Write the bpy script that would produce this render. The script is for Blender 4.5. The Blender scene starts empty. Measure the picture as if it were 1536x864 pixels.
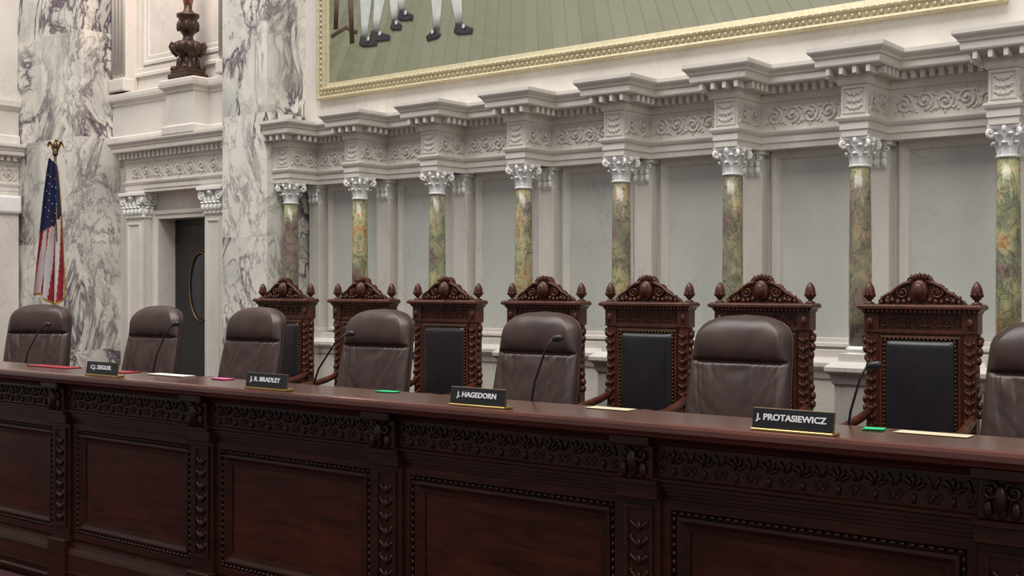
import bpy, bmesh, math, random
from mathutils import Matrix, Vector, noise
random.seed(7)
pi=math.pi
S=bpy.context.scene
COL=S.collection

# ------------------------------------------------------------------ materials
def nmat(name):
    m=bpy.data.materials.new(name); m.use_nodes=True
    nt=m.node_tree; b=nt.nodes['Principled BSDF']
    return m,nt,b
def N(nt,t,**kw):
    n=nt.nodes.new(t)
    for k,v in kw.items():
        if k in('operation','blend_type','data_type','noise_dimensions','feature','wave_type','bands_direction','vector_type'): setattr(n,k,v)
    return n
def ramp(nt,stops,src):
    r=nt.nodes.new('ShaderNodeValToRGB')
    e=r.color_ramp.elements
    while len(e)<len(stops): e.new(0.5)
    for i,(p,c) in enumerate(stops):
        e[i].position=p; e[i].color=(c[0],c[1],c[2],1) if not isinstance(c,(int,float)) else (c,c,c,1)
    nt.links.new(src,r.inputs[0]); return r.outputs[0]
def coords(nt,scale=(1,1,1),rot=(0,0,0),blockz=None):
    g=nt.nodes.new('ShaderNodeNewGeometry'); src=g.outputs['Position']
    if blockz:
        sx=nt.nodes.new('ShaderNodeSeparateXYZ'); nt.links.new(src,sx.inputs[0])
        a=N(nt,'ShaderNodeMath',operation='ADD'); nt.links.new(sx.outputs[2],a.inputs[0]); a.inputs[1].default_value=blockz[1]
        d=N(nt,'ShaderNodeMath',operation='DIVIDE'); nt.links.new(a.outputs[0],d.inputs[0]); d.inputs[1].default_value=blockz[0]
        f=N(nt,'ShaderNodeMath',operation='FLOOR'); nt.links.new(d.outputs[0],f.inputs[0])
        c=nt.nodes.new('ShaderNodeCombineXYZ')
        for k in range(3): nt.links.new(f.outputs[0],c.inputs[k])
        s=N(nt,'ShaderNodeVectorMath',operation='MULTIPLY'); nt.links.new(c.outputs[0],s.inputs[0]); s.inputs[1].default_value=(1.7,3.1,2.3)
        ad=N(nt,'ShaderNodeVectorMath',operation='ADD'); nt.links.new(src,ad.inputs[0]); nt.links.new(s.outputs[0],ad.inputs[1]); src=ad.outputs[0]
    mp=nt.nodes.new('ShaderNodeMapping'); mp.inputs['Scale'].default_value=scale; mp.inputs['Rotation'].default_value=rot
    nt.links.new(src,mp.inputs[0]); return mp.outputs[0]
def noise_n(nt,vec,scale,detail=6,rough=.6,dist=0):
    n=nt.nodes.new('ShaderNodeTexNoise'); n.inputs['Scale'].default_value=scale; n.inputs['Detail'].default_value=detail
    n.inputs['Roughness'].default_value=rough; n.inputs['Distortion'].default_value=dist
    nt.links.new(vec,n.inputs['Vector']); return n.outputs['Fac']
def mix(nt,f,a,b,bt='MIX'):
    m=nt.nodes.new('ShaderNodeMix'); m.data_type='RGBA'; m.blend_type=bt
    for s,v in((0,f),(6,a),(7,b)):
        if isinstance(v,bpy.types.NodeSocket): nt.links.new(v,m.inputs[s])
        elif isinstance(v,(int,float)): m.inputs[s].default_value=v
        else: m.inputs[s].default_value=(v[0],v[1],v[2],1)
    return m.outputs[2]
def bump(nt,b,src,strength,dist=.01):
    bn=nt.nodes.new('ShaderNodeBump'); bn.inputs['Strength'].default_value=strength; bn.inputs['Distance'].default_value=dist
    nt.links.new(src,bn.inputs['Height']); nt.links.new(bn.outputs[0],b.inputs['Normal'])
def plain(name,c,rough=.5,metal=0,c2=None,scale=8,bmp=0,bscale=60,spec=.5,coat=0):
    m,nt,b=nmat(name)
    b.inputs['Roughness'].default_value=rough; b.inputs['Metallic'].default_value=metal
    b.inputs['Specular IOR Level'].default_value=spec; b.inputs['Coat Weight'].default_value=coat
    v=coords(nt); c2=c2 or tuple(x*.8 for x in c)
    col=ramp(nt,[(.3,c2),(.7,c)],noise_n(nt,v,scale))
    nt.links.new(col,b.inputs['Base Color'])
    if bmp: bump(nt,b,noise_n(nt,v,bscale,3),bmp,.005)
    return m
def marble(name,base,base2,vein,vein2,sc=1.0,rot=(0,.6,0),stretch=(1,1,.6),w=.02,rough=.3,blockz=None,strength=.9,m0=.38,m1=.62,sc2=5.5,fine=.65,b0=.4,b1=.68):
    m,nt,b=nmat(name); v=coords(nt,stretch,rot,blockz)
    col=mix(nt,ramp(nt,[(b0,0),(b1,1)],noise_n(nt,v,1.6*sc,5,.6,.6)),base,base2)
    n1=noise_n(nt,v,1.7*sc,10,.66,.9)
    band=ramp(nt,[(.5-w*2.2,0),(.5-w*.3,1),(.5+w*.3,1),(.5+w*2.2,0)],n1)
    msk=ramp(nt,[(m0,0.02),(m1,1)],noise_n(nt,v,1.1*sc,3))
    f=mix(nt,1.0,band,msk,'MULTIPLY')
    f=mix(nt,1.0,f,(strength,)*3,'MULTIPLY')
    col=mix(nt,f,col,vein)
    n2=noise_n(nt,v,sc2*sc,9,.66,.8)
    band2=ramp(nt,[(.5-w*1.3,0),(.5,fine*strength),(.5+w*1.3,0)],n2)
    band2=mix(nt,1.0,band2,ramp(nt,[(m0+.04,.1),(m1+.02,1)],noise_n(nt,v,.9*sc,3,.5,.5)),'MULTIPLY')
    col=mix(nt,band2,col,vein2)
    nt.links.new(col,b.inputs['Base Color']); b.inputs['Roughness'].default_value=rough
    return m
def wood(name,c1,c2,rough=.3,st=(1.2,8,14),spec=.5,coat=.15):
    m,nt,b=nmat(name); v=coords(nt,st)
    n=noise_n(nt,v,1.6,7,.65,1.2); n2=noise_n(nt,coords(nt),1.3,2)
    col=ramp(nt,[(.3,c1),(.7,c2)],n)
    col=mix(nt,ramp(nt,[(.35,0),(.7,.55)],n2),col,tuple(x*.45 for x in c1))
    nt.links.new(col,b.inputs['Base Color']); b.inputs['Roughness'].default_value=rough
    b.inputs['Specular IOR Level'].default_value=spec; b.inputs['Coat Weight'].default_value=coat; b.inputs['Coat Roughness'].default_value=.2
    bump(nt,b,n,.08,.004); return m

M_pier=marble('veined_marble',(.76,.73,.66),(.46,.465,.43),(.08,.055,.08),(.18,.145,.165),sc=.95,rot=(.3,.75,.2),stretch=(1,1,.62),w=.018,blockz=(1.15,.13),strength=1.0,m0=.38,m1=.56,sc2=3.6,fine=.8,b0=.43,b1=.64)
M_wall=marble('pale_marble_panel',(.62,.625,.58),(.525,.54,.50),(.34,.33,.30),(.46,.46,.43),sc=.7,w=.004,rough=.4,strength=.6)
M_stone=marble('cream_limestone',(.71,.665,.605),(.62,.58,.53),(.50,.45,.41),(.56,.52,.48),sc=1.4,w=.008,rough=.5,strength=.5)
M_cap=plain('white_carved_marble',(.88,.87,.85),.5,c2=(.78,.77,.75),scale=12)
M_relief=plain('relief_stone',(.68,.64,.585),.55,c2=(.56,.525,.475),scale=10)
def shaft_mat():
    m,nt,b=nmat('onyx_green_marble'); v=coords(nt,(1,1,.8),(.4,.5,.3))
    n=noise_n(nt,v,4.2,9,.68,.8)
    col=ramp(nt,[(.30,(.09,.045,.045)),(.40,(.27,.19,.15)),(.45,(.21,.23,.14)),(.52,(.34,.34,.18)),(.58,(.50,.43,.24)),(.64,(.46,.26,.08)),(.72,(.56,.51,.38))],n)
    n2=noise_n(nt,v,1.4,3); col=mix(nt,ramp(nt,[(.48,0),(.66,.5)],n2),col,(.20,.12,.12))
    n3=noise_n(nt,v,8,10,.66,1); col=mix(nt,ramp(nt,[(.475,0),(.5,.8),(.525,0)],n3),col,(.06,.04,.035))
    nt.links.new(col,b.inputs['Base Color']); b.inputs['Roughness'].default_value=.22; return m
M_shaft=shaft_mat()
M_bench=wood('bench_mahogany',(.018,.0045,.003),(.064,.0155,.0075),.36,spec=.3,coat=.05)
M_benchp=wood('bench_panel_mahogany',(.021,.005,.0033),(.105,.023,.009),.34,st=(1.5,8,9),spec=.3,coat=.05)
M_benchc=plain('bench_carving_wood',(.036,.0115,.008),.34,c2=(.014,.005,.004),scale=20,spec=.4)
M_ledge=wood('bench_top_polished',(.075,.022,.014),(.155,.046,.028),.2,coat=.5)
M_chairw=wood('chair_carved_walnut',(.040,.011,.006),(.135,.038,.019),.36,st=(8,8,1.5),spec=.4,coat=.08)
M_chairc=plain('chair_carving_wood',(.115,.035,.020),.38,c2=(.038,.011,.007),scale=25,spec=.4)
M_blk=plain('black_leather',(.020,.016,.021),.36,c2=(.012,.010,.013),scale=6,bmp=.15,bscale=180)
M_brn=plain('brown_leather',(.060,.031,.026),.38,c2=(.036,.019,.017),scale=7,bmp=.15,bscale=140,spec=.5)
M_plastic=plain('black_plastic',(.012,.012,.013),.4)
M_nail=plain('brass_nail',(.25,.17,.08),.35,1)
M_gold=plain('gilt_frame',(.58,.51,.34),.45,.2,c2=(.42,.36,.22),scale=30)
M_brass=plain('brass',(.55,.38,.14),.3,.9)
M_obrass=plain('aged_brass',(.22,.14,.06),.4,.8)
M_bronze=plain('dark_bronze',(.10,.055,.04),.4,.5,c2=(.03,.018,.015),scale=12)
M_floor=plain('carpet_red',(.07,.018,.02),.95,c2=(.04,.010,.012),scale=40)
M_door=plain('padded_door_leather',(.022,.019,.019),.45,c2=(.014,.012,.012))
M_glass=plain('dark_glass',(.03,.035,.04),.1)
M_white=plain('white_enamel',(.85,.85,.85),.5,c2=(.8,.8,.8))
M_paper=plain('paper',(.75,.74,.68),.7,c2=(.7,.69,.63))
M_cream=plain('manila_paper',(.62,.56,.38),.7,c2=(.58,.52,.35))
M_green=plain('green_paper',(.02,.55,.22),.6,c2=(.02,.5,.2))
M_pink=plain('pink_paper',(.75,.12,.35),.6,c2=(.7,.1,.3))
M_blue=plain('flag_blue',(.012,.017,.075),.8,c2=(.008,.012,.05))
M_red=plain('flag_red',(.36,.018,.03),.8,c2=(.24,.010,.018))
M_fwhite=plain('flag_white',(.62,.56,.56),.8,c2=(.5,.46,.46))
M_fringe=plain('gold_fringe',(.50,.28,.06),.6,.3)
M_stock=plain('painted_stocking',(.58,.59,.57),.7,c2=(.42,.44,.42),scale=14)
M_shoe=plain('painted_shoe',(.045,.04,.05),.6,c2=(.02,.02,.025))
M_brownp=plain('painted_brown',(.10,.05,.03),.7)
def canvas():
    m,nt,b=nmat('painted_canvas'); g=nt.nodes.new('ShaderNodeNewGeometry')
    sx=nt.nodes.new('ShaderNodeSeparateXYZ'); nt.links.new(g.outputs['Position'],sx.inputs[0])
    def mth(op,a,bb):
        n=N(nt,'ShaderNodeMath',operation=op)
        for i,v in enumerate((a,bb)):
            if isinstance(v,(int,float)): n.inputs[i].default_value=v
            else: nt.links.new(v,n.inputs[i])
        return n.outputs[0]
    X=sx.outputs[0]; Z=sx.outputs[2]
    a=mth('DIVIDE',mth('SUBTRACT',X,-6.0),mth('SUBTRACT',7.6,Z))
    pl=mth('MULTIPLY',a,27.0)
    fr=mth('FRACT',pl,0)
    line=ramp(nt,[(0,1),(.05,1),(.11,0)],fr)
    base=ramp(nt,[(0,(.16,.175,.10)),(.45,(.25,.255,.18)),(1,(.34,.335,.26))],mth('DIVIDE',mth('SUBTRACT',X,-8.3),6.0))
    n=noise_n(nt,coords(nt,(1,1,1)),2.2,6,.6,.4)
    base=mix(nt,ramp(nt,[(.35,0),(.7,.5)],n),base,(.19,.19,.12))
    c=nt.nodes.new('ShaderNodeTexWhiteNoise'); c.noise_dimensions='1D'; nt.links.new(mth('FLOOR',pl,0),c.inputs['W'])
    base=mix(nt,mix(nt,1.0,c.outputs['Value'],(.3,)*3,'MULTIPLY'),base,(.34,.34,.26))
    n2=noise_n(nt,coords(nt,(2,1,7)),3,5); base=mix(nt,ramp(nt,[(.4,0),(.8,.3)],n2),base,(.34,.33,.28))
    col=mix(nt,mix(nt,1.0,line,(.38,)*3,'MULTIPLY'),base,(.12,.12,.07))
    nt.links.new(col,b.inputs['Base Color']); b.inputs['Roughness'].default_value=.55; return m
M_canvas=canvas()

# ------------------------------------------------------------------ mesh builder
class MB:
    def __init__(s): s.v=[];s.f=[];s.m=[];s.sm=[];s.mats=[];s.M=Matrix.Identity(4);s.st=[]
    def push(s,M): s.st.append(s.M.copy()); s.M=s.M@M
    def pop(s): s.M=s.st.pop()
    def mi(s,m):
        if m not in s.mats: s.mats.append(m)
        return s.mats.index(m)
    def add(s,vs,fs,m,smooth=False):
        o=len(s.v); M=s.M
        s.v.extend([tuple(M@Vector(p)) for p in vs])
        k=s.mi(m)
        for f in fs: s.f.append(tuple(i+o for i in f)); s.m.append(k); s.sm.append(smooth)
    def box(s,x0,x1,y0,y1,z0,z1,m,c=0):
        if c<=0:
            vs=[(x,y,z) for z in(z0,z1) for y in(y0,y1) for x in(x0,x1)]
            s.add(vs,[(0,2,3,1),(4,5,7,6),(0,1,5,4),(2,6,7,3),(0,4,6,2),(1,3,7,5)],m); return
        bm=bmesh.new(); bmesh.ops.create_cube(bm,size=1)
        for v in bm.verts: v.co=Vector(((x0+x1)/2+v.co.x*(x1-x0),(y0+y1)/2+v.co.y*(y1-y0),(z0+z1)/2+v.co.z*(z1-z0)))
        bmesh.ops.bevel(bm,geom=bm.edges[:],offset=c,segments=2 if c>.006 else 1,affect='EDGES',profile=.5)
        bm.verts.index_update()
        s.add([v.co[:] for v in bm.verts],[tuple(v.index for v in f.verts) for f in bm.faces],m); bm.free()
    def lathe(s,prof,m,seg=20,c=(0,0,0),smooth=True):
        vs=[];fs=[];n=len(prof)
        for r,z in prof:
            for k in range(seg):
                a=2*pi*k/seg; vs.append((c[0]+r*math.cos(a),c[1]+r*math.sin(a),c[2]+z))
        for i in range(n-1):
            for k in range(seg): fs.append((i*seg+k,i*seg+(k+1)%seg,(i+1)*seg+(k+1)%seg,(i+1)*seg+k))
        fs.append(tuple(range(seg-1,-1,-1))); fs.append(tuple((n-1)*seg+k for k in range(seg)))
        s.add(vs,fs,m,smooth)
    def tube(s,pts,r,m,seg=6):
        pts=[Vector(p) for p in pts]; n=len(pts); vs=[];fs=[]
        rs=r if isinstance(r,(list,tuple)) else [r]*n
        prev=None
        for i,p in enumerate(pts):
            t=(pts[min(i+1,n-1)]-pts[max(i-1,0)])
            if t.length<1e-9: t=Vector((0,0,1))
            t.normalize()
            if prev is None:
                ref=Vector((0,1,0)) if abs(t.y)<.9 else Vector((1,0,0))
                a=t.cross(ref).normalized()
            else:
                a=(prev-t*prev.dot(t)); a.normalize()
            prev=a; b=t.cross(a)
            for k in range(seg):
                an=2*pi*k/seg; vs.append(tuple(p+a*math.cos(an)*rs[i]+b*math.sin(an)*rs[i]))
        for i in range(n-1):
            for k in range(seg): fs.append((i*seg+k,i*seg+(k+1)%seg,(i+1)*seg+(k+1)%seg,(i+1)*seg+k))
        fs.append(tuple(range(seg-1,-1,-1))); fs.append(tuple((n-1)*seg+k for k in range(seg)))
        s.add(vs,fs,m,True)
    def ell(s,c,r,m,seg=8,rings=5,ry=0,rz=0):
        M=Matrix.Translation(c)@Matrix.Rotation(rz,4,'Z')@Matrix.Rotation(ry,4,'Y')@Matrix.Diagonal((r[0],r[1],r[2],1))
        s.push(M); vs=[(0,0,-1)];fs=[]
        for i in range(1,rings):
            ph=-pi/2+pi*i/rings
            for k in range(seg): a=2*pi*k/seg; vs.append((math.cos(ph)*math.cos(a),math.cos(ph)*math.sin(a),math.sin(ph)))
        vs.append((0,0,1)); L=len(vs)-1
        for k in range(seg): fs.append((0,1+(k+1)%seg,1+k)); fs.append((L,L-seg+k,L-seg+(k+1)%seg))
        for i in range(rings-2):
            for k in range(seg): a=1+i*seg; fs.append((a+k,a+(k+1)%seg,a+seg+(k+1)%seg,a+seg+k))
        s.add(vs,fs,m,True); s.pop()
    def sweep(s,path,prof,m,closed=False,caps=True,smooth=False):
        n=len(path); P=[Vector(p) for p in path]; vs=[];fs=[];k=len(prof)
        def nr(a,b):
            d=(b-a).normalized(); return Vector((d.y,-d.x))
        for i in range(n):
            if closed: n1=nr(P[i-1],P[i]); n2=nr(P[i],P[(i+1)%n])
            else:
                n1=nr(P[max(i-1,0)],P[max(i-1,0)+1]) ; n2=nr(P[min(i,n-2)],P[min(i,n-2)+1])
                if i==0: n1=n2
                if i==n-1: n2=n1
            mm=(n1+n2)/(1+n1.dot(n2))
            for o,z in prof: vs.append((P[i].x+mm.x*o,P[i].y+mm.y*o,z))
        for i in range(n if closed else n-1):
            j=(i+1)%n
            for q in range(k-1): fs.append((i*k+q,j*k+q,j*k+q+1,i*k+q+1))
        if caps and not closed: fs.append(tuple(range(k))); fs.append(tuple((n-1)*k+q for q in range(k-1,-1,-1)))
        s.add(vs,fs,m,smooth)
    def rect(s,x0,x1,z0,z1,y,prof,m):
        s.push(Matrix.Translation((0,y,0))@Matrix.Rotation(pi/2,4,'X'))
        s.sweep([(x0,z0),(x1,z0),(x1,z1),(x0,z1)],prof,m,closed=True); s.pop()
    def surf(s,fn,nu,nv,m,cu=False,smooth=True):
        vs=[fn(i/(nu if cu else nu-1),j/(nv-1)) for j in range(nv) for i in range(nu)]; fs=[]
        for j in range(nv-1):
            for i in range(nu if cu else nu-1):
                a=j*nu+i; b=j*nu+(i+1)%nu; fs.append((a,b,b+nu,a+nu))
        s.add(vs,fs,m,smooth)
    def extr(s,poly,y0,y1,m):
        n=len(poly); vs=[(x,y0,z) for x,z in poly]+[(x,y1,z) for x,z in poly]
        fs=[tuple(range(n)),tuple(range(2*n-1,n-1,-1))]+[(i,i+n,(i+1)%n+n,(i+1)%n) for i in range(n)]
        s.add(vs,fs,m)
    def mesh(s,name):
        me=bpy.data.meshes.new(name); me.from_pydata(s.v,[],s.f)
        for m in s.mats: me.materials.append(m)
        me.polygons.foreach_set('material_index',s.m); me.polygons.foreach_set('use_smooth',s.sm)
        bm=bmesh.new(); bm.from_mesh(me); bmesh.ops.recalc_face_normals(bm,faces=bm.faces[:]); bm.to_mesh(me); bm.free()
        me.update(); return me
    def obj(s,name,loc=(0,0,0),rz=0):
        return place(s.mesh(name),name,loc,rz)
def place(me,name,loc=(0,0,0),rz=0):
    o=bpy.data.objects.new(name,me); o.location=loc; o.rotation_euler=(0,0,rz); COL.objects.link(o); return o

def spiral(b,cx,cz,R,m,d=1,turns=1.7,a0=0,r0=.12,y=0,n=22):
    pts=[];rs=[]
    for i in range(n+1):
        t=i/n; a=a0+d*t*turns*2*pi; rr=R*(1-t*.85); pts.append((cx+rr*math.cos(a),y-R*.10*t,cz+rr*math.sin(a))); rs.append(R*r0*(1.1-.5*t))
    b.tube(pts,rs,m,5); b.ell((cx,y-R*.1,cz),(R*.22,R*.2,R*.22),m,6,4)
def rinceau(b,x0,x1,zc,h,m,n):
    w=(x1-x0)/n
    for i in range(n):
        cx=x0+w*(i+.5); d=1 if i%2 else -1; R=min(w*.47,h*.42)
        spiral(b,cx,zc+d*h*.04,R,m,d,1.6,pi/2*(-d),.14)
        for k in range(5):
            a=-pi/2*d+d*(k+1)*1.0; rr=R*.72
            b.ell((cx+math.cos(a)*rr,0,zc+d*h*.04+math.sin(a)*rr),(R*.10,R*.12,R*.22),m,5,4,ry=pi/2-a+.6*d)
        for k in range(3):
            a=pi/2*d+ (k-1)*.8; b.ell((cx+math.cos(a)*R*1.12,0,zc+math.sin(a)*R*1.12),(R*.14,R*.15,R*.3),m,5,4,ry=pi/2-a)
        b.ell((cx+w*.5,0,zc-d*h*.28),(R*.13,R*.15,R*.33),m,5,4,ry=d*.7)
        b.ell((cx+w*.5,0,zc+d*h*.26),(R*.13,R*.15,R*.3),m,5,4,ry=-d*.7)
        b.ell((cx+w*.36,0,zc-d*h*.36),(R*.10,R*.13,R*.22),m,5,4,ry=d*1.3)
        b.ell((cx+w*.62,0,zc+d*h*.36),(R*.10,R*.13,R*.22),m,5,4,ry=-d*1.3)
def foliage(b,x0,x1,z0,z1,m,step=.05):
    cx=(x0+x1)/2; w=(x1-x0)/2; z=z0+step*.4; k=0
    while z<z1-step*.3:
        b.ell((cx,0,z),(w*.22,.011,step*.34),m,6,4)
        for sg in(-1,1):
            b.ell((cx+sg*w*.45,0,z+step*.12),(w*.17,.010,step*.42),m,6,4,ry=sg*.8)
            if k%2: spiral(b,cx+sg*w*.62,z+step*.05,w*.24,m,sg,1.2,0,.2,n=10)
            else: b.ell((cx+sg*w*.72,0,z+step*.35),(w*.14,.009,step*.2),m,5,4,ry=-sg*.6)
        z+=step; k+=1

# ------------------------------------------------------------------ back wall
YW=7.80; YU=7.70; PZ=.23
DX=.917; CX=[-8.536+DX*i for i in range(12)]
XR=CX[-1]+.6
b=MB()
b.box(-9.35,XR,YW,YW+.3,0,2.75,M_wall)
b.box(-9.35,XR,YU,YW+.3,2.72,6.6,M_stone)
for i in range(11):
    x0=CX[i]+.12; x1=CX[i+1]-.12
    b.rect(x0,x1,1.29,2.66,YW,[(0,0),(0,.035),(-.02,.035),(-.03,.022),(-.055,.018),(-.06,0)],M_stone)
wall=b.obj('wall_back')

b=MB()
YF=7.66; BF=7.31; hb=.088
path=[(-8.665,BF),(CX[0]+hb,BF),(CX[0]+hb,YF)]
for x in CX[1:]:
    path+=[(x-hb,YF),(x-hb,BF),(x+hb,BF),(x+hb,YF)]
path+=[(XR,YF)]
prof=[(-.12,2.66),(0,2.66),(0,2.70),(.008,2.705),(.008,2.75),(.018,2.757),(.026,2.775),(.026,2.787),(0,2.795),(0,2.985),(.012,2.99),(.018,3.005),(.018,3.07),(.035,3.075),(.05,3.09),(.12,3.095),(.125,3.105),(.125,3.145),(.135,3.15),(.14,3.165),(.160,3.185),(.165,3.195),(.165,3.22),(-.12,3.23)]
b.sweep(path,prof,M_stone)
for x in CX:
    b.box(x-hb+.001,x+hb-.001,BF+.001,YF+.05,2.661,3.225,M_stone)
    b.box(x-hb-.10,x+hb+.10,BF-.06,YF+.05,3.15,3.218,M_stone)
    for k in range(4):
        xx=x-hb-.045+k*(2*hb+.09)/3
        b.box(xx-.014,xx+.014,BF-.11,BF-.01,3.043,3.094,M_stone,.003)
    for k in range(5):
        yy=BF+.03+k*.068
        for sg in(-1,1):
            if sg<0 and x==CX[0]: continue
            b.box(x+sg*(hb+.01) if sg>0 else x-hb-.11,x+hb+.11 if sg>0 else x-hb-.01,yy-.014,yy+.014,3.043,3.094,M_stone,.003)
for i in range(11):
    x0=CX[i]+hb+.13; x1=CX[i+1]-hb-.13; n=9
    for k in range(n):
        xx=x0+(x1-x0)*k/(n-1); b.box(xx-.015,xx+.015,YF-.075,YF-.01,3.04,3.094,M_stone)
b.obj('trim_1_entablature')
b=MB()
for i,x in enumerate(CX):
    b.push(Matrix.Translation((x,BF-.001,0)))
    b.rect(-hb+.010,hb-.010,2.808,2.975,0,[(0,0),(0,.008),(-.01,.008),(-.01,0)],M_relief)
    foliage(b,-hb+.022,hb-.022,2.82,2.97,M_relief,.045); b.pop()
    b.push(Matrix.Translation((x+hb+.001,(BF+YF)/2,0))@Matrix.Rotation(pi/2,4,'Z'))
    rinceau(b,-.16,.16,2.89,.17,M_relief,2); b.pop()
    if i<11:
        b.push(Matrix.Translation((0,YF-.001,0))); rinceau(b,x+hb+.04,CX[i+1]-hb-.04,2.89,.17,M_relief,5); b.pop()
b.obj('trim_2_carved_frieze')
b=MB()
YD=7.66; PD=7.27; hp=.115
path=[(-8.66,PD),(CX[0]+hp,PD),(CX[0]+hp,YD)]
for x in CX[1:]: path+=[(x-hp,YD),(x-hp,PD),(x+hp,PD),(x+hp,YD)]
path+=[(XR,YD)]
b.sweep(path,[(-.14,.0),(.05,.0),(.05,.36),(.04,.38),(.015,.41),(0,.42),(0,1.07),(.012,1.08),(.02,1.11),(.02,1.13),(.045,1.15),(.05,1.16),(.05,1.185),(.035,1.20),(.01,1.215),(-.02,1.22),(-.02,1.27),(-.14,1.27)],M_stone)
for x in CX: b.box(x-hp+.001,x+hp-.001,PD+.001,YD+.13,.24,1.2,M_stone)
b.obj('trim_3_dado')

# columns -------------------------------------------------------------
def capital(b,r,h,z,m):
    b.lathe([(r*.98,z),(r*1.12,z+.006),(r*1.12,z+.016),(r*.98,z+.02),(r*.95,z+h*.55),(r*1.15,z+h*.8),(r*1.35,z+h*.9)],m,16)
    for row,(z0,hh,out,n,off) in enumerate(((z+.018,h*.42,r*.5,8,0),(z+.018+h*.26,h*.42,r*.75,8,pi/8))):
        for k in range(n):
            a=2*pi*k/n+off
            b.push(Matrix.Rotation(a,4,'Z'))
            def fn(u,v,z0=z0,hh=hh,out=out):
                w=r*.36*(math.sin(pi*(.18+.72*v))**.7)*(1 if v<.95 else .6)
                x=r*1.02+out*max(0,v-.35)**2*2.2
                zz=z0+hh*(v if v<.8 else .8+.12*math.sin((v-.8)/.2*pi))
                return (x+ .25*w*math.cos((u-.5)*pi)*.5,(u-.5)*2*w,zz)
            b.surf(fn,5,7,m)
            b.ell((r*1.02+out*.9,0,z0+hh*.86),(r*.16,r*.26,r*.16),m,6,4); b.pop()
    for k in range(4):
        a=pi/4+k*pi/2; b.push(Matrix.Rotation(a,4,'Z'))
        pts=[(r*1.0,0,z+h*.5),(r*1.3,0,z+h*.66),(r*1.65,0,z+h*.8)]
        for i in range(12):
            t=i/11; an=pi/2-t*2*pi*1.2; rr=h*.14*(1-.7*t); pts.append((r*1.72+rr*math.cos(an),0,z+h*.74+rr*math.sin(an)))
        b.tube(pts,r*.19,m,6); b.pop()
        a=k*pi/2; b.push(Matrix.Rotation(a,4,'Z')); b.ell((r*1.38,0,z+h*.88),(r*.2,r*.25,h*.12),m); b.pop()
    A=r*1.85; poly=[]
    for k in range(4):
        a=pi/4+k*pi/2
        for j in range(5):
            t=j/5; p0=Vector((math.cos(a),math.sin(a)))*A*1.15; p1=Vector((math.cos(a+pi/2),math.sin(a+pi/2)))*A*1.15
            p=p0.lerp(p1,t); p*=1-.13*math.sin(pi*t); poly.append(p)
    n=len(poly); z0=z+h*.88
    vs=[(p.x*.93,p.y*.93,z0) for p in poly]+[(p.x,p.y,z0+h*.05) for p in poly]+[(p.x,p.y,z+h) for p in poly]
    fs=[tuple(range(n-1,-1,-1)),tuple(range(2*n,3*n))]
    for L in(0,1): fs+=[(L*n+i,L*n+(i+1)%n,(L+1)*n+(i+1)%n,(L+1)*n+i) for i in range(n)]
    b.add(vs,fs,m)
b=MB(); R=.072
b.box(-.105,.105,-.105,.105,1.22,1.245,M_stone,.003)
b.lathe([(.1,1.245),(.104,1.255),(.1,1.268),(.085,1.272),(.082,1.285),(.09,1.292),(.09,1.302),(.078,1.31),(R,1.318)],M_cap,24)
b.lathe([(R,1.315),(R*1.01,1.6),(R*.99,1.9),(R*.94,2.2),(R*.88,2.48)],M_shaft,28)
capital(b,R*.9,.195,2.465,M_cap)
me=b.mesh('marble_column')
for x in CX: place(me,'marble_column',(x,7.41,0))
b=MB()
b.box(-.075,.075,YU-.0,YW,1.27,2.5,M_stone,.004)
b.box(-.09,.09,YU-.015,YW,1.27,1.31,M_stone,.004)
b.box(-.06,.06,YU-.006,YW,2.48,2.66,M_cap,.003)
b.box(-.1,.1,YU-.03,YW,2.635,2.66,M_cap,.003)
for r_ in range(2):
    for k in range(3): b.ell(((k-1)*.048,YU-.012,2.52+.05*r_),(.022,.018,.033),M_cap)
for sg in(-1,1): spiral(b,sg*.07,2.61,.026,M_cap,sg,1.3,pi/2,.3,y=YU-.018,n=12)
me=b.mesh('wall_pilaster')
for x in CX: place(me,'wall_pilaster',(x,0,0))

# ------------------------------------------------------------------ piers and door bay
b=MB(); b.box(-9.307,-8.66,7.22,8.05,0,6.6,M_pier,.006); b.obj('marble_pier')
b=MB(); b.box(-12.92,-11.60,7.14,8.05,0,6.6,M_pier,.006); b.obj('marble_pier')
YB=7.62; D0,D1,DZ=-10.86,-9.93,2.42
b=MB(); b.box(-11.6,D0,YB,7.88,0,3.0,M_stone); b.obj('wall_door_side')
b=MB(); b.box(D1,-9.3,YB,7.88,0,3.0,M_stone); b.obj('wall_door_side')
b=MB(); b.box(-11.6,-9.3,YB+.03,8.05,3.0,6.6,M_stone); b.box(D0,D1,YB,7.88,DZ,3.0,M_stone); b.obj('wall_niche')
b=MB(); b.box(-11.6,-9.3,7.881,8.05,0,3.0,M_stone); b.obj('wall_behind_door')
b=MB()
b.rect(D0,D1,-.2,DZ,YB,[(.0,0),(.0,.03),(.04,.03),(.05,.045),(.09,.045),(.1,0)],M_stone)
for x0,x1,z0,z1,p in((-11.45,-9.45,3.98,6.4,.03),(-11.2,-9.62,4.1,6.3,.02)):
    b.rect(x0,x1,z0,z1,YB+.03,[(0,0),(0,p),(-.03,p),(-.045,p*.5),(-.09,p*.5),(-.1,0)],M_stone)
for xa,xb in((-11.58,-11.32),(-9.72,-9.35)):
    b.box(xa,xb,7.5,YB+.03,3.82,6.5,M_stone,.01)
    n=4
    for k in range(n):
        c=xa+(xb-xa)*(k+.5)/n; b.tube([(c,7.5,4.0),(c,7.5,6.4)],(xb-xa)/n*.36,M_stone,10)
    b.box(xa-.01,xb+.01,7.46,YB,3.82,3.96,M_stone,.015)
b.obj('trim_5_door_and_niche_mouldings')
b=MB()
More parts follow.
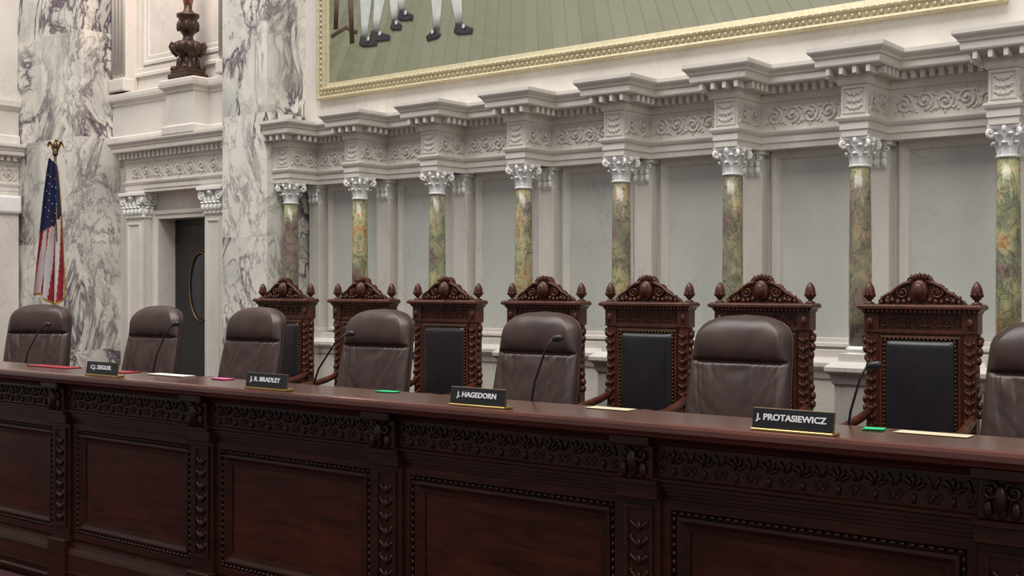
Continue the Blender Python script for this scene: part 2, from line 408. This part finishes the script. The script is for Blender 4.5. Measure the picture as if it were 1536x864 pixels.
prof2=[(-.1,2.70)]+[(o*.88,z+.03 if z<3 else z+.03) for o,z in prof[1:-1]]+[(-.1,3.27)]
prof2[1]=(0,2.70)
b.sweep([(-11.24,YB+.02),(-11.24,7.45),(-9.32,7.45)],prof2,M_stone)
b.box(-11.239,-9.32,7.451,YB+.02,2.701,3.25,M_stone)
for k in range(26):
    xx=-11.28+k*.075; b.box(xx,xx+.04,7.385,7.44,3.06,3.12,M_stone)
b.push(Matrix.Translation((0,7.449,0))); rinceau(b,-11.15,-9.45,2.92,.17,M_relief,9); b.pop()
b.sweep([(-11.6,7.52),(-10.36,7.52),(-10.36,7.33),(-9.90,7.33),(-9.90,7.52),(-9.31,7.52)],[(-.1,3.25),(.03,3.25),(.03,3.32),(.0,3.34),(0,3.66),(.015,3.67),(.02,3.70),(.05,3.72),(.055,3.75),(.055,3.785),(.03,3.80),(-.1,3.808)],M_stone)
b.box(-10.359,-9.901,7.331,7.65,3.27,3.808,M_stone)
b.obj('trim_4_door_entablature')
def ionic(x0,x1):
    b=MB(); w=x1-x0; cxx=(x0+x1)/2; YB=7.619
    b.box(x0+.02,x1-.02,7.47,YB,.55,2.48,M_stone,.004)
    b.rect(x0+.06,x1-.06,.62,2.38,7.47,[(0,0),(-.006,.012),(-.02,.012),(-.03,0)],M_stone)
    b.box(x0-.02,x1+.02,7.44,YB,.231,.5,M_stone,.004); b.box(x0,x1,7.45,YB,.5,.56,M_stone,.01)
    b.box(x0-.03,x1+.03,7.40,YB,2.665,2.70,M_cap,.004)
    b.box(x0+.005,x1-.005,7.45,YB,2.43,2.455,M_cap,.008)
    b.box(x0+.015,x1-.015,7.455,YB,2.45,2.67,M_cap,.01)
    for fx,rot,ww in((cxx,0,w),(x1-.012,pi/2,.13)):
        b.push(Matrix.Translation((fx,7.45 if rot==0 else 7.535,0))@Matrix.Rotation(rot,4,'Z'))
        h=ww/2
        for xx,sg in((-h+.03,1),(h-.03,-1)): spiral(b,xx,2.615,.055,M_cap,sg,1.8,pi/2,.24,y=-.02)
        nn=5 if rot==0 else 2
        for k in range(nn):
            xx=-h+ww*(k+.5)/nn
            b.ell((xx,-.006,2.50),(.027,.026,.045),M_cap); b.ell((xx,-.02,2.54),(.022,.02,.014),M_cap)
            if k<nn-1: b.ell((xx+ww*.5/nn*.9,-.004,2.57),(.022,.022,.04),M_cap)
        b.ell((0,-.02,2.645),(.035,.03,.03),M_cap); b.pop()
    b.obj('carved_door_pilaster')
ionic(-11.29,-10.94); ionic(-9.93,-9.60)
# left side wall, at a right angle to the back wall
b=MB()
XL=-12.90
b.box(XL-.3,XL,1.0,7.139,0,6.6,M_stone)
b.obj('wall_left')
b=MB()
dz=.08
b.sweep([(XL+.03,1.0),(XL+.03,7.135)],[(o*1.0,z+dz) for o,z in prof],M_stone)
for yy in (2.2,3.9,5.6,6.93):
    b.box(XL+.001,XL+.10,yy-.17,yy+.17,.25,2.56,M_stone,.006); b.box(XL+.001,XL+.14,yy-.19,yy+.19,2.52,2.73,M_cap,.03)
    b.box(XL+.001,XL+.14,yy-.2,yy+.2,.231,.6,M_stone,.01)
for k in range(80):
    yy=1.1+k*.075; b.box(XL+.04,XL+.11,yy,yy+.04,3.12,3.17,M_stone)
b.push(Matrix.Translation((XL+.031,0,0))@Matrix.Rotation(pi/2,4,'Z')); rinceau(b,4.0,7.1,2.97,.17,M_relief,16); b.pop()
b.sweep([(XL,1.0),(XL,7.135)],[(-.05,3.3),(.06,3.31),(.06,3.4),(.03,3.42),(.03,3.68),(.08,3.74),(.08,3.80),(-.05,3.81)],M_stone)
b.obj('trim_6_left_entablature')
b=MB()
b.box(D0+.001,D1-.001,7.80,7.87,PZ+.001,DZ-.001,M_door,.006)
for k in range(40):
    z=.35+k*.052
    for xx in(D0+.05,D1-.05): b.ell((xx,7.795,z),(.008,.006,.008),M_obrass,6,4)
for k in range(15): b.ell((D0+.07+k*.056,7.795,DZ-.06),(.008,.006,.008),M_obrass,6,4)
cx=-10.40; cz=1.70
pts=[(cx+.19*math.cos(a*pi/16),7.79,cz+.36*math.sin(a*pi/16)) for a in range(33)]
b.tube(pts,.010,M_obrass,6); b.ell((cx,7.80,cz),(.18,.012,.35),M_glass,24,10)
b.obj('door_1')

# bronze torchiere -----------------------------------------------------
b=MB()
b.box(-.19,.19,-.17,.17,0,.05,M_bronze,.012); b.box(-.16,.16,-.145,.145,.05,.09,M_bronze,.012)
b.lathe([(.15,.09),(.125,.12),(.10,.18),(.11,.21),(.16,.25),(.185,.29),(.18,.33),(.14,.355),(.07,.37),(.06,.41),(.085,.44),(.12,.47),(.125,.52),(.11,.57),(.14,.59),(.14,.615),(.08,.63),(.05,.66),(.045,.75),(.06,.8)],M_bronze,24)
b.lathe([(.05,.70),(.075,.78),(.055,.95),(.07,1.1),(.045,1.2),(.04,1.5),(.09,1.6),(.12,1.63),(.12,1.65)],plain('aged_copper',(.45,.22,.15),.35,.7),20)
for k in range(8):
    a=k*pi/4; b.push(Matrix.Rotation(a,4,'Z'))
    b.ell((.165,0,.29),(.035,.045,.055),M_bronze); b.ell((.115,0,.15),(.03,.03,.06),M_bronze); b.ell((.12,0,.5),(.022,.03,.05),M_bronze)
    if k%2: 
        pts=[(.13,0,.22),(.19,0,.26),(.22,0,.31),(.2,0,.345),(.175,0,.33)]; b.tube(pts,.018,M_bronze,6)
        b.push(Matrix.Translation((.14,0,.1))); b.ell((.03,0,0),(.05,.03,.03),M_bronze); b.pop()
    b.pop()
b.lathe([(.10,1.65),(.17,1.75),(.17,1.88),(.1,1.98),(.02,2.0)],M_white,20)
o=b.obj('bronze_torchiere_lamp',(-10.16,7.455,3.809)); o.scale=(.82,.82,1.08)

# ------------------------------------------------------------------ painting
b=MB()
px0,px1,pz0,pz1=-8.45,-2.2,3.455,6.3; yF=YU-.002
b.rect(px0,px1,pz0,pz1,yF,[(0,0),(0,.05),(-.015,.06),(-.03,.05),(-.035,.04),(-.08,.045),(-.085,.055),(-.10,.06),(-.115,.05),(-.12,.035),(-.15,.025),(-.15,0)],M_gold)
b.box(px0+.14,px1-.14,yF-.018,yF,pz0+.14,pz1-.14,M_canvas)
x=px0+.06
while x<px1-.05:
    b.ell((x,yF-.043,pz0+.058),(.018,.010,.018),M_gold,5,4); b.ell((x+.03,yF-.06,pz0+.092),(.011,.008,.009),M_gold,5,4); x+=.05
z=pz0+.1
while z<5.6: b.ell((px0+.058,yF-.043,z),(.018,.010,.018),M_gold,5,4); z+=.05
b.push(Matrix.Translation((0,yF-.019,0))@Matrix.Diagonal((1,.012,1,1)))
def leg(x,z,lean,sc=1,face=1):
    b.tube([(x+lean*.9*sc,0,z+1.0*sc),(x+lean*.5*sc,0,z+.62*sc),(x+lean*.32*sc,0,z+.42*sc),(x+lean*.1*sc,0,z+.2*sc),(x,0,z+.05)],[.105*sc,.072*sc,.08*sc,.052*sc,.036*sc],M_stock,10)
    b.tube([(x-.06*face,-.6,z+.055),(x,-.6,z+.04),(x+.09*face,-.6,z+.02),(x+.19*face,-.6,z+.0)],[.040,.052,.038,.022],M_shoe,8)
    b.ell((x+.07*face,-1.2,z+.05),(.02,.02,.02),M_stock,6,4)
leg(-7.84,3.90,.05,1,.9); leg(-7.70,3.93,.2,1,1); leg(-7.46,4.0,-.05,.9,.5); leg(-7.36,4.07,-.15,.9,.7)
leg(-6.95,3.86,-.02,1,-.6); leg(-6.69,3.86,-.2,1,.8)
b.tube([(-8.28,0,4.04),(-8.08,0,4.10),(-7.93,0,4.03)],.02,M_brownp,6); b.tube([(-8.03,0,4.5),(-8.0,0,3.94)],.03,M_brownp,6); b.tube([(-8.2,0,4.5),(-8.22,0,4.1)],.03,M_brownp,6)
b.pop()
b.obj('framed_painting')

# ------------------------------------------------------------------ floor, platform
b=MB(); b.box(-16,4,-3,8.1,-.1,0,M_floor); b.obj('floor')
b=MB(); b.box(-12.89,4,3.98,7.6,.001,PZ,M_floor); b.obj('floor_platform')

# ------------------------------------------------------------------ bench
b=MB(); Y0=3.76; bx0,bx1=-10.3,1.7
pil=[-1.07+1.295*k for k in range(-7,3)]
b.box(bx0,bx1,Y0,Y0+.16,0.001,1.17,M_benchp)
path=[(bx0,Y0),(bx1,Y0)]
b.sweep(path,[(-.1,.925),(.012,.925),(.02,.93),(.02,.942),(.03,.946),(.03,.958),(.04,.962),(.04,.974),(.05,.978),(.05,.99),(.06,.996),(.06,1.006),(.045,1.012),(.045,1.125),(.055,1.13),(.06,1.14),(.085,1.15),(.095,1.16),(.12,1.166),(.12,1.17),(-.1,1.17)],M_bench)
b.sweep(path,[(-.21,1.165),(.13,1.165),(.135,1.176),(.152,1.18),(.16,1.188),(.16,1.205),(.155,1.215),(.145,1.22),(-.2,1.22),(-.21,1.21)],M_ledge)
b.sweep(path,[(-.1,.27),(.01,.27),(.02,.262),(.02,.25),(.035,.245),(.04,.225),(.055,.215),(.06,.195),(.06,.03),(.05,0.001),(-.1,0.001)],M_bench)
for x in pil:
    b.box(x-.085,x+.085,Y0-.04,Y0,.2,.99,M_bench,.004)
    b.rect(x-.06,x+.06,.34,.90,Y0-.04,[(0,0),(0,.010),(-.012,.010),(-.016,0)],M_bench)
    b.push(Matrix.Translation((x,Y0-.043,0))); foliage(b,-.05,.05,.36,.88,M_benchc,.062); b.pop()
    b.box(x-.09,x+.09,Y0-.07,Y0,.925,1.01,M_bench,.005)
    b.box(x-.095,x+.095,Y0-.085,Y0,.98,1.0,M_bench,.003)
    b.box(x-.075,x+.075,Y0-.075,Y0,1.0,1.15,M_bench,.005)
    b.box(x-.085,x+.085,Y0-.12,Y0,1.125,1.165,M_bench,.006)
    for sg in(-1,1): spiral(b,x+sg*.035,1.09,.03,M_benchc,sg,1.4,pi/2,.25,y=Y0-.085,n=14)
    for k in range(3): b.ell((x+(k-1)*.04,Y0-.08,1.035),(.016,.015,.03),M_benchc)
    b.ell((x,Y0-.09,1.07),(.02,.02,.045),M_benchc)
    b.box(x-.09,x+.09,Y0-.075,Y0,0.02,.27,M_bench,.005)
for i in range(len(pil)-1):
    x0=pil[i]+.085; x1=pil[i+1]-.085
    b.rect(x0,x1,.27,.928,Y0,[(0,0),(0,.022),(-.035,.022),(-.04,.012)],M_bench)
    b.rect(x0+.06,x1-.06,.33,.868,Y0,[(0,0),(-.0,.018),(-.012,.02),(-.03,.008),(-.05,.006),(-.05,0)],M_bench)
    xx=x0+.047
    while xx<x1-.04:
        for z in(.881,.317): b.ell((xx,Y0-.012,z),(.013,.012,.009),M_benchc,6,4)
        xx+=.031
    z=.33
    while z<.87:
        for xx in(x0+.047,x1-.047): b.ell((xx,Y0-.012,z),(.009,.012,.013),M_benchc,6,4)
        z+=.031
    xa=pil[i]+.09; xb=pil[i+1]-.09; n=9
    for k in range(n):
        cx=xa+(xb-xa)*(k+.5)/n; y=Y0-.047
        b.ell((cx,y,1.035),(.009,.012,.018),M_benchc,6,4)
        for j in range(5):
            a=(j-2)*.5; L=.034-.004*abs(j-2)
            b.ell((cx+math.sin(a)*L,y,1.062+math.cos(a)*L*.9),(.0075,.012,.022),M_benchc,6,4,ry=a)
        for sg in(-1,1):
            spiral(b,cx+sg*.045,1.045,.018,M_benchc,sg,1.2,-pi/2,.25,y=y,n=9)
            b.ell((cx+sg*.05,y,1.09),(.007,.010,.024),M_benchc,6,4,ry=-sg*.35)
b.rect(bx0+.02,bx1-.02,.04,.10,Y0-.06,[(0,0),(0,.01),(-.01,.01),(-.02,0)],M_bench)
b.obj('court_bench')
b=MB()
b.box(bx0,bx1,3.985,4.62,.955,.99,M_ledge,.006); b.box(bx0,bx1,3.985,4.01,PZ+.001,.95,M_bench)
for x in pil: b.box(x-.02,x+.02,4.01,4.55,PZ+.001,.956,M_bench)
b.obj('judges_desk')

# ------------------------------------------------------------------ carved armchair
def armchair():
    b=MB(); W=M_chairw; C=M_chairc
    for sg in(-1,1):
        x=sg*.285
        b.box(x-.035,x+.035,0,.07,0,1.31,W,.005)
        b.box(x-.045,x+.045,-.008,.078,1.2,1.315,W,.004)
        b.push(Matrix.Translation((x,-.004,0)))
        foliage(b,-.034,.034,.62,1.19,C,.055)
        b.pop()
        for k in range(9):
            z=.75+k*.05; b.ell((sg*(.322+.012*math.sin(k*.9+1)),.03,z),(.018,.025,.026),C,7,5)
        spiral(b,sg*.332,1.17,.03,C,sg,1.4,pi/2,.3,y=.03,n=12)
        b.box(sg*.29-.028,sg*.29+.028,-.012,.08,1.225,1.30,W,.003)
        b.push(Matrix.Translation((sg*.29,-.014,1.262))); b.ell((0,0,0),(.02,.012,.028),C); b.pop()
        b.lathe([(.03,1.365),(.03,1.375),(.014,1.382),(.012,1.39),(.024,1.397),(.026,1.403),(.031,1.42),(.033,1.437),(.028,1.462),(.016,1.485),(.004,1.498)],C,14,c=(sg*.312,.035,0))
        for k in range(8):
            a=k*pi/4
            for q in range(3): b.ell((sg*.312+.031*math.cos(a+q*.4)*(1-.22*q),.035+.031*math.sin(a+q*.4)*(1-.22*q),1.42+q*.022),(.008,.008,.013),C,5,4)
    b.sweep([(-.325,.09),(-.325,-.01),(.325,-.01),(.325,.09)],[(-.05,1.312),(.002,1.312),(.008,1.32),(.012,1.33),(.026,1.338),(.034,1.342),(.034,1.356),(.028,1.362),(.02,1.368),(-.05,1.368)],W)
    b.box(-.32,.32,-.005,.085,1.312,1.366,W)
    for k in range(24): xx=-.32+k*.0278; b.box(xx-.008,xx+.008,-.032,-.01,1.32,1.336,W)
    b.box(-.26,.26,.01,.06,1.2,1.32,W,.003)
    b.push(Matrix.Translation((0,.006,0))); rinceau(b,-.245,.245,1.265,.085,C,8); b.pop()
    b.box(-.255,.255,-.002,.06,1.195,1.215,W,.003)
    b.box(-.26,.26,.01,.06,.50,1.21,W,.003)
    b.rect(-.235,.235,.56,1.185,.01,[(0,0),(0,.014),(-.012,.018),(-.02,.008),(-.02,0)],W)
    def fn(u,v):
        x=(u-.5)*.405; z=.585+v*.575; e=min(1,min(u,1-u)*14,min(v,1-v)*18); 
        return (x,.004-.03*math.sqrt(max(0,1-(1-e)**2))-.012*math.sin(pi*u)*math.sin(pi*v),z)
    b.surf(fn,26,34,M_blk)
    b.box(-.20,.20,-.0,.02,.586,1.16,M_blk)
    for k in range(24):
        z=.59+k*.0245
        for x in(-.206,.206): b.ell((x,-.004,z),(.006,.006,.006),M_nail,5,4)
    for k in range(17):
        x=-.2+k*.025
        b.ell((x,-.004,1.166),(.006,.006,.006),M_nail,5,4)
    half=[(0,1.545),(.035,1.54),(.055,1.522),(.062,1.50),(.078,1.485),(.10,1.487),(.12,1.475),(.132,1.452),(.155,1.443),(.175,1.428),(.19,1.405),(.215,1.402),(.24,1.386),(.255,1.366)]
    poly=[(-x,z) for x,z in reversed(half[1:])]+half
    b.extr([(x,z) for x,z in poly],.012,.06,W)
    b.ell((0,.0,1.445),(.052,.035,.068),C,14,8); b.ell((0,-.02,1.445),(.034,.028,.050),W,12,8)
    for sg in(-1,1):
        spiral(b,sg*.048,1.505,.024,C,sg,1.5,-pi/2,.28,y=0,n=14)
        spiral(b,sg*.10,1.437,.038,C,-sg,1.7,pi/2,.22,y=0)
        spiral(b,sg*.178,1.402,.028,C,sg,1.6,-pi/2,.24,y=0)
        b.tube([(sg*.05,0,1.50),(sg*.085,-.005,1.488),(sg*.128,0,1.465),(sg*.163,0,1.435),(sg*.205,0,1.415),(sg*.24,0,1.382)],[.011,.012,.011,.011,.010,.008],C,6)
        for k in range(6): b.ell((sg*(.06+.033*k),-.0,1.385+.006*math.cos(k*2)),(.014,.012,.016),C,6,4)
        for k in range(5): b.ell((sg*(.07+.038*k),.01,1.493-.023*k),(.012,.014,.018),C,6,4,ry=sg*.5)
    for k in range(5): b.ell(((k-2)*.02,.0,1.53-.004*abs(k-2)),(.010,.016,.024),C,6,4,ry=(k-2)*.3)
    b.box(-.33,.33,-.56,.06,.36,.43,W,.008)
    b.box(-.30,.30,-.53,.0,.42,.49,M_blk,.025)
    for x in(-.3,.3):
        b.lathe([(.028,0),(.035,.03),(.022,.06),(.034,.16),(.034,.25),(.022,.3),(.03,.34),(.03,.36)],W,14,c=(x,-.53,0))
        b.lathe([(.026,.43),(.018,.47),(.028,.53),(.02,.6),(.024,.66)],W,14,c=(x,-.47,0))
        b.box(x-.02,x+.02,-.5,.03,.10,.15,W,.004)
        b.tube([(x,.03,.74),(x*1.04,-.10,.70),(x*1.08,-.28,.665),(x*1.1,-.42,.655),(x*1.1,-.5,.67),(x*1.1,-.54,.68)],[.022,.026,.028,.03,.034,.03],W,10)
        b.push(Matrix.Translation((x*1.1,-.52,.67))@Matrix.Rotation(pi/2,4,'Y')); b.lathe([(.02,-.04),(.036,-.035),(.036,.035),(.02,.04)],C,14); b.pop()
    b.box(-.3,.3,-.27,-.23,.10,.15,W,.004)
    return b.mesh('carved_armchair')
me=armchair()
for x in(-7.99,-7.03,-6.12,-5.17,-4.30,-3.45,-2.45,-1.45): place(me,'carved_armchair',(x,6.85,PZ))

# ------------------------------------------------------------------ leather swivel chair
def swivel(seed):
    b=MB(); L=M_brn
    SEAM=.72
    rnd=random.Random(seed)
    folds=[]
    for k in range(15):
        t=(k+.5)/15*2-1+rnd.uniform(-.05,.05)
        folds.append((t*.26,t*.12+rnd.uniform(-.03,.03),rnd.uniform(.006,.014),rnd.uniform(.006,.010),rnd.uniform(.35,1.0)))
    def se(c,p): return math.copysign(abs(c)**p,c)
    def fn(u,v):
        a=2*pi*u; vv=v
        w=.300-.03*vv+.010*math.sin(vv*pi)
        T=.84
        if vv>T:
            t=(vv-T)/(1-T); k=max(0,1-t**2.4)**(1/2.4); w=w*k if t<1 else 0
            dk=max(.02,(1-t**4))**.5
        else: dk=1
        if vv<.06: dk*=.6+.4*(vv/.06)
        x=w*se(math.cos(a),.55); y=.055*dk*se(math.sin(a),.6)
        z=.44+.88*vv
        if y<0:
            f=min(1,-y/.03)*min(1,(w-abs(x))/.05 if w>abs(x) else 0)
            if vv>SEAM: d=.034*math.sin(pi*min(1,(vv-SEAM)/(1-SEAM)*1.05))**.6 if vv<.98 else 0
            else:
                d=.030*math.sin(pi*min(1,max(0,vv)/SEAM))**.6
                q=(SEAM-vv)/SEAM
                env=min(1,q*14)*min(1,vv*8)
                for (xt,xb,amp,wd,ln) in folds:
                    c=xt+(xb-xt)*q**.8+.006*math.sin(q*9+xt*40)
                    e=max(0,1-(q/ln)**2) if q<ln else 0
                    d-=env*amp*e*math.exp(-((x-c)/wd)**2)
                    d+=env*amp*.5*e*math.exp(-((x-c-wd*1.9)/(wd*1.3))**2)
                n1=noise.noise(Vector((x*9+seed,vv*7-abs(x)*10,3.3))); d+=env*.007*n1-env*.007*max(0,abs(noise.noise(Vector((x*6,vv*12-abs(x)*14,seed+1.1))))-.1)
            d-=.018*math.exp(-((vv-SEAM)/.009)**2)
            if vv>SEAM: d+=.005*noise.noise(Vector((x*10,vv*9,5)))-.004*abs(noise.noise(Vector((x*30,vv*4,2))))*(1-(vv-SEAM)/(1-SEAM))
            y-=d*f
        y+=.17*(vv-.4) + .05*(vv-.5)**2
        return (x,y,z)
    b.surf(fn,150,120,L,cu=True)
    for sg in(-1,1):
        pts=[fn(0 if sg>0 else .5,j/30*.96) for j in range(31)]
        b.tube([(p[0]*1.0,p[1],p[2]) for p in pts],.006,L,6)
    def st(u,v):
        a=2*pi*u; ph=-pi/2+pi*v
        return (.28*se(math.cos(a),.5)*se(math.cos(ph),.4),-.30+.27*se(math.sin(a),.5)*se(math.cos(ph),.4),.43+.065*se(math.sin(ph),.5)+.0)
    b.surf(st,48,16,L,cu=True)
    b.lathe([(.03,.09),(.03,.3),(.05,.31),(.12,.36),(.12,.375)],M_plastic,16,c=(0,-.25,0))
    for k in range(5):
        a=k*2*pi/5+.3; c=math.cos(a);s_=math.sin(a)
        b.tube([(0,-.25,.12),(c*.15,-.25+s_*.15,.10),(c*.30,-.25+s_*.30,.075)],[.035,.026,.018],M_plastic,8)
        b.push(Matrix.Translation((c*.30,-.25+s_*.30,.03))@Matrix.Rotation(a,4,'Z')@Matrix.Rotation(pi/2,4,'X')); b.lathe([(.02,-.022),(.03,-.018),(.03,.018),(.02,.022)],M_plastic,12); b.pop()
    for sg in(-1,1):
        x=sg*.32
        b.tube([(sg*.27,-.02,.50),(x,-.02,.58),(x,-.05,.635),(x,-.14,.655),(x,-.30,.65),(x,-.38,.63),(x,-.40,.58),(x*.98,-.36,.50),(sg*.27,-.33,.42)],[.02,.022,.026,.032,.032,.028,.022,.02,.02],M_plastic,10)
    return b.mesh('leather_swivel_chair')
mes=[swivel(3),swivel(11)]
for i,(x,y,r) in enumerate(((-9.55,5.45,.55),(-8.13,5.60,.12),(-6.98,5.66,.10),(-5.70,5.66,.10),(-4.34,5.66,.06),(-2.995,5.66,.03),(-1.44,5.66,.0),(-.1,5.66,0))):
    place(mes[i%2],'leather_swivel_chair',(x,y,PZ),r)

# ------------------------------------------------------------------ nameplates
def textmesh(txt,w,h):
    cu=bpy.data.curves.new('t','FONT'); cu.body=txt; cu.size=1; cu.offset=.03; cu.extrude=.01; cu.resolution_u=3
    o=bpy.data.objects.new('t',cu); COL.objects.link(o); bpy.context.view_layer.update()
    me=bpy.data.meshes.new_from_object(o.evaluated_get(bpy.context.evaluated_depsgraph_get()))
    bpy.data.objects.remove(o)
    xs=[v.co.x for v in me.vertices]; ys=[v.co.y for v in me.vertices]
    a,c,d,e=min(xs),max(xs),min(ys),max(ys)
    vs=[((v.co.x-(a+c)/2)*w/(c-a),(v.co.y-(d+e)/2)*h/(e-d),v.co.z*.1) for v in me.vertices]
    return vs,[tuple(p.vertices) for p in me.polygons]
for txt,x,w in(('C.J. ZIEGLER',-5.70,.19),('J. R. BRADLEY',-4.353,.215),('J. HAGEDORN',-3.066,.205),('J. PROTASIEWICZ',-1.717,.25)):
    b=MB()
    b.box(-.145,.145,-.014,.045,0,.009,M_brass,.002)
    b.push(Matrix.Translation((0,0,.008))@Matrix.Rotation(-.16,4,'X'))
    b.box(-.1435,.1435,-.006,.004,0,.0685,M_obrass,.001)
    b.box(-.142,.142,-.0085,-.004,.002,.067,M_plastic,.001)
    vs,fs=textmesh(txt,w,.028)
    b.push(Matrix.Translation((-.005,-.0095,.035))@Matrix.Rotation(pi/2,4,'X')); b.add(vs,fs,M_white); b.pop(); b.pop()
    b.obj('nameplate',(x,3.63,1.2205))

# ------------------------------------------------------------------ microphones
def mic(x,y,dx,zt,dy=0):
    b=MB(); z0=.9905
    b.lathe([(.055,0),(.055,.012),(.045,.022),(.012,.028),(.01,.05)],M_plastic,18)
    H=zt-z0; pts=[(0,0,.04),(dx*.05,dy*.05,H*.3),(dx*.25,dy*.25,H*.6),(dx*.6,dy*.6,H*.87),(dx*.85,dy*.85,H*.97)]
    b.tube(pts,[.007,.006,.005,.005,.005],M_plastic,8)
    d=Vector((dx*.4,dy*.4,H*.06-.02)).normalized()
    p=Vector(pts[-1]); b.tube([p,p+d*.01,p+d*.045,p+d*.055],[.006,.015,.015,.007],M_plastic,10)
    b.obj('gooseneck_microphone',(x,y,z0))
mic(-3.18,4.10,.16,1.49); mic(-4.62,4.12,.34,1.48); mic(-1.74,4.10,.10,1.43); mic(-5.98,4.12,.26,1.50); mic(-7.4,4.12,.34,1.47)

# ------------------------------------------------------------------ papers
def sheet(name,x,y,w,d,m,h=.004,rz=0,z=1.2205):
    b=MB()
    for k in range(3):
        o=.004*k; b.box(-w/2+o,w/2+o*.5,-d/2-o,d/2-o*.5,h*k/3,h*(k+1)/3-.0003,m)
    return b.obj(name,(x,y,z),rz)
sheet('sticky_note_pad',-1.545,3.88,.07,.05,M_green,.007,.2); sheet('sticky_note_pad',-3.83,3.90,.11,.05,M_green,.005,.1); sheet('sticky_note_pad',-6.10,3.86,.09,.05,M_green,.005)
sheet('pink_note_pad',-5.02,3.90,.12,.06,M_pink,.006)
sheet('paper_stack',-5.45,3.89,.32,.08,M_paper,.006); sheet('paper_stack',-2.62,3.91,.2,.07,M_cream,.003); sheet('paper_stack',-1.35,3.89,.24,.07,M_cream,.003)
sheet('red_folder',-6.6,3.88,.45,.1,M_red,.004); sheet('red_folder',-5.85,3.88,.14,.1,M_red,.004)

# ------------------------------------------------------------------ flag
b=MB()
b.lathe([(.16,0),(.16,.02),(.12,.05),(.03,.07),(.02,.12)],M_brass,24)
b.tube([(0,0,.05),(0,0,2.74)],.014,M_brownp,10)
b.lathe([(.02,2.72),(.03,2.74),(.02,2.76),(.025,2.775),(.01,2.79)],M_obrass,14)
b.ell((0,0,2.82),(.025,.022,.04),M_obrass); b.ell((.012,-.01,2.865),(.015,.013,.015),M_obrass)
b.tube([(.02,-.01,2.868),(.038,-.012,2.858)],[.006,.002],M_obrass,6)
for sg in(-1,1):
    for off in(0,.008):
        b.surf(lambda u,v,sg=sg,off=off:(sg*(.015+.06*v),.01*math.sin(u*3)+off,2.79+.07*math.sin(v*2.6)-u*.06*(1-.4*v)),6,8,M_obrass)
def fl(u,v):
    w=.035+.115*v**.7
    x=-.012+(u-.5)*2*w+.012*math.sin(u*pi*7+v*2)*v -.03*v
    y=-.03-.045*math.sin(u*pi*5.2+v*1.3)*(.4+.6*v)-.03*math.sin(u*pi)
    z=2.70-1.36*v+.05*math.sin(u*pi*2+.5)*v-.06*u*(1-v)
    return (x,y,z)
nu,nv=66,60
vs=[fl(i/(nu-1),j/(nv-1)) for j in range(nv) for i in range(nu)]
groups={}
for j in range(nv-1):
    for i in range(nu-1):
        u=i/(nu-2); v=j/(nv-2)
        if u>.955 or v>.985 : m=M_fringe
        elif v<.56-.18*u: m=M_blue
        else:
            m=M_red if int((u*7+v*2.2+.5))%2==0 else M_fwhite
        a=j*nu+i; groups.setdefault(m.name,(m,[]))[1].append((a,a+1,a+nu+1,a+nu))
for m,fs in groups.values(): b.add(vs,fs,m,True)
for j in range(6):
    for i in range(3):
        u=.2+.26*i+(.1 if j%2 else 0); v=.12+.06*j
        if u<.93:
            p=fl(u,v); b.ell((p[0],p[1]-.004,p[2]),(.005,.004,.007),M_fwhite,5,4)
b.tube([(.01,-.02,2.66),(.03,-.06,2.3),(.04,-.09,1.9)],.006,M_fringe,6)
b.obj('american_flag',(-10.52,6.2,PZ+.001),.75)

# ------------------------------------------------------------------ lights, world, camera
def area(name,loc,rot,sx,sy,p,c):
    l=bpy.data.lights.new(name,'AREA'); l.shape='RECTANGLE'; l.size=sx; l.size_y=sy; l.energy=p; l.color=c
    o=bpy.data.objects.new(name,l); o.location=loc; o.rotation_euler=rot; COL.objects.link(o)
area('skylight',(-5,2.4,12.5),(math.radians(12),0,0),14,6,2050,(1.0,.975,.93))
area('area_light_side',(3.5,1.0,5.5),(math.radians(60),0,math.radians(60)),3,3,130,(1,.95,.88))  # warm area light high on the right, out of view; no window modelled
l=bpy.data.lights.new('torchiere_glow','POINT'); l.energy=50; l.color=(1,.70,.58); l.shadow_soft_size=.15
o=bpy.data.objects.new('torchiere_glow',l); o.location=(-10.11,7.1,5.7); COL.objects.link(o)
w=bpy.data.worlds.new('World'); S.world=w; w.use_nodes=True
bg=w.node_tree.nodes['Background']; bg.inputs[0].default_value=(.97,.97,1,1); bg.inputs[1].default_value=.34
cam=bpy.data.cameras.new('camera'); cam.sensor_width=36; cam.lens=41.95; cam.shift_y=-.0013; cam.clip_end=100
co=bpy.data.objects.new('camera',cam); co.location=(0,0,1.70); co.rotation_euler=(pi/2,0,math.radians(38.54)); COL.objects.link(co)
S.camera=co
S.view_settings.view_transform='Standard'
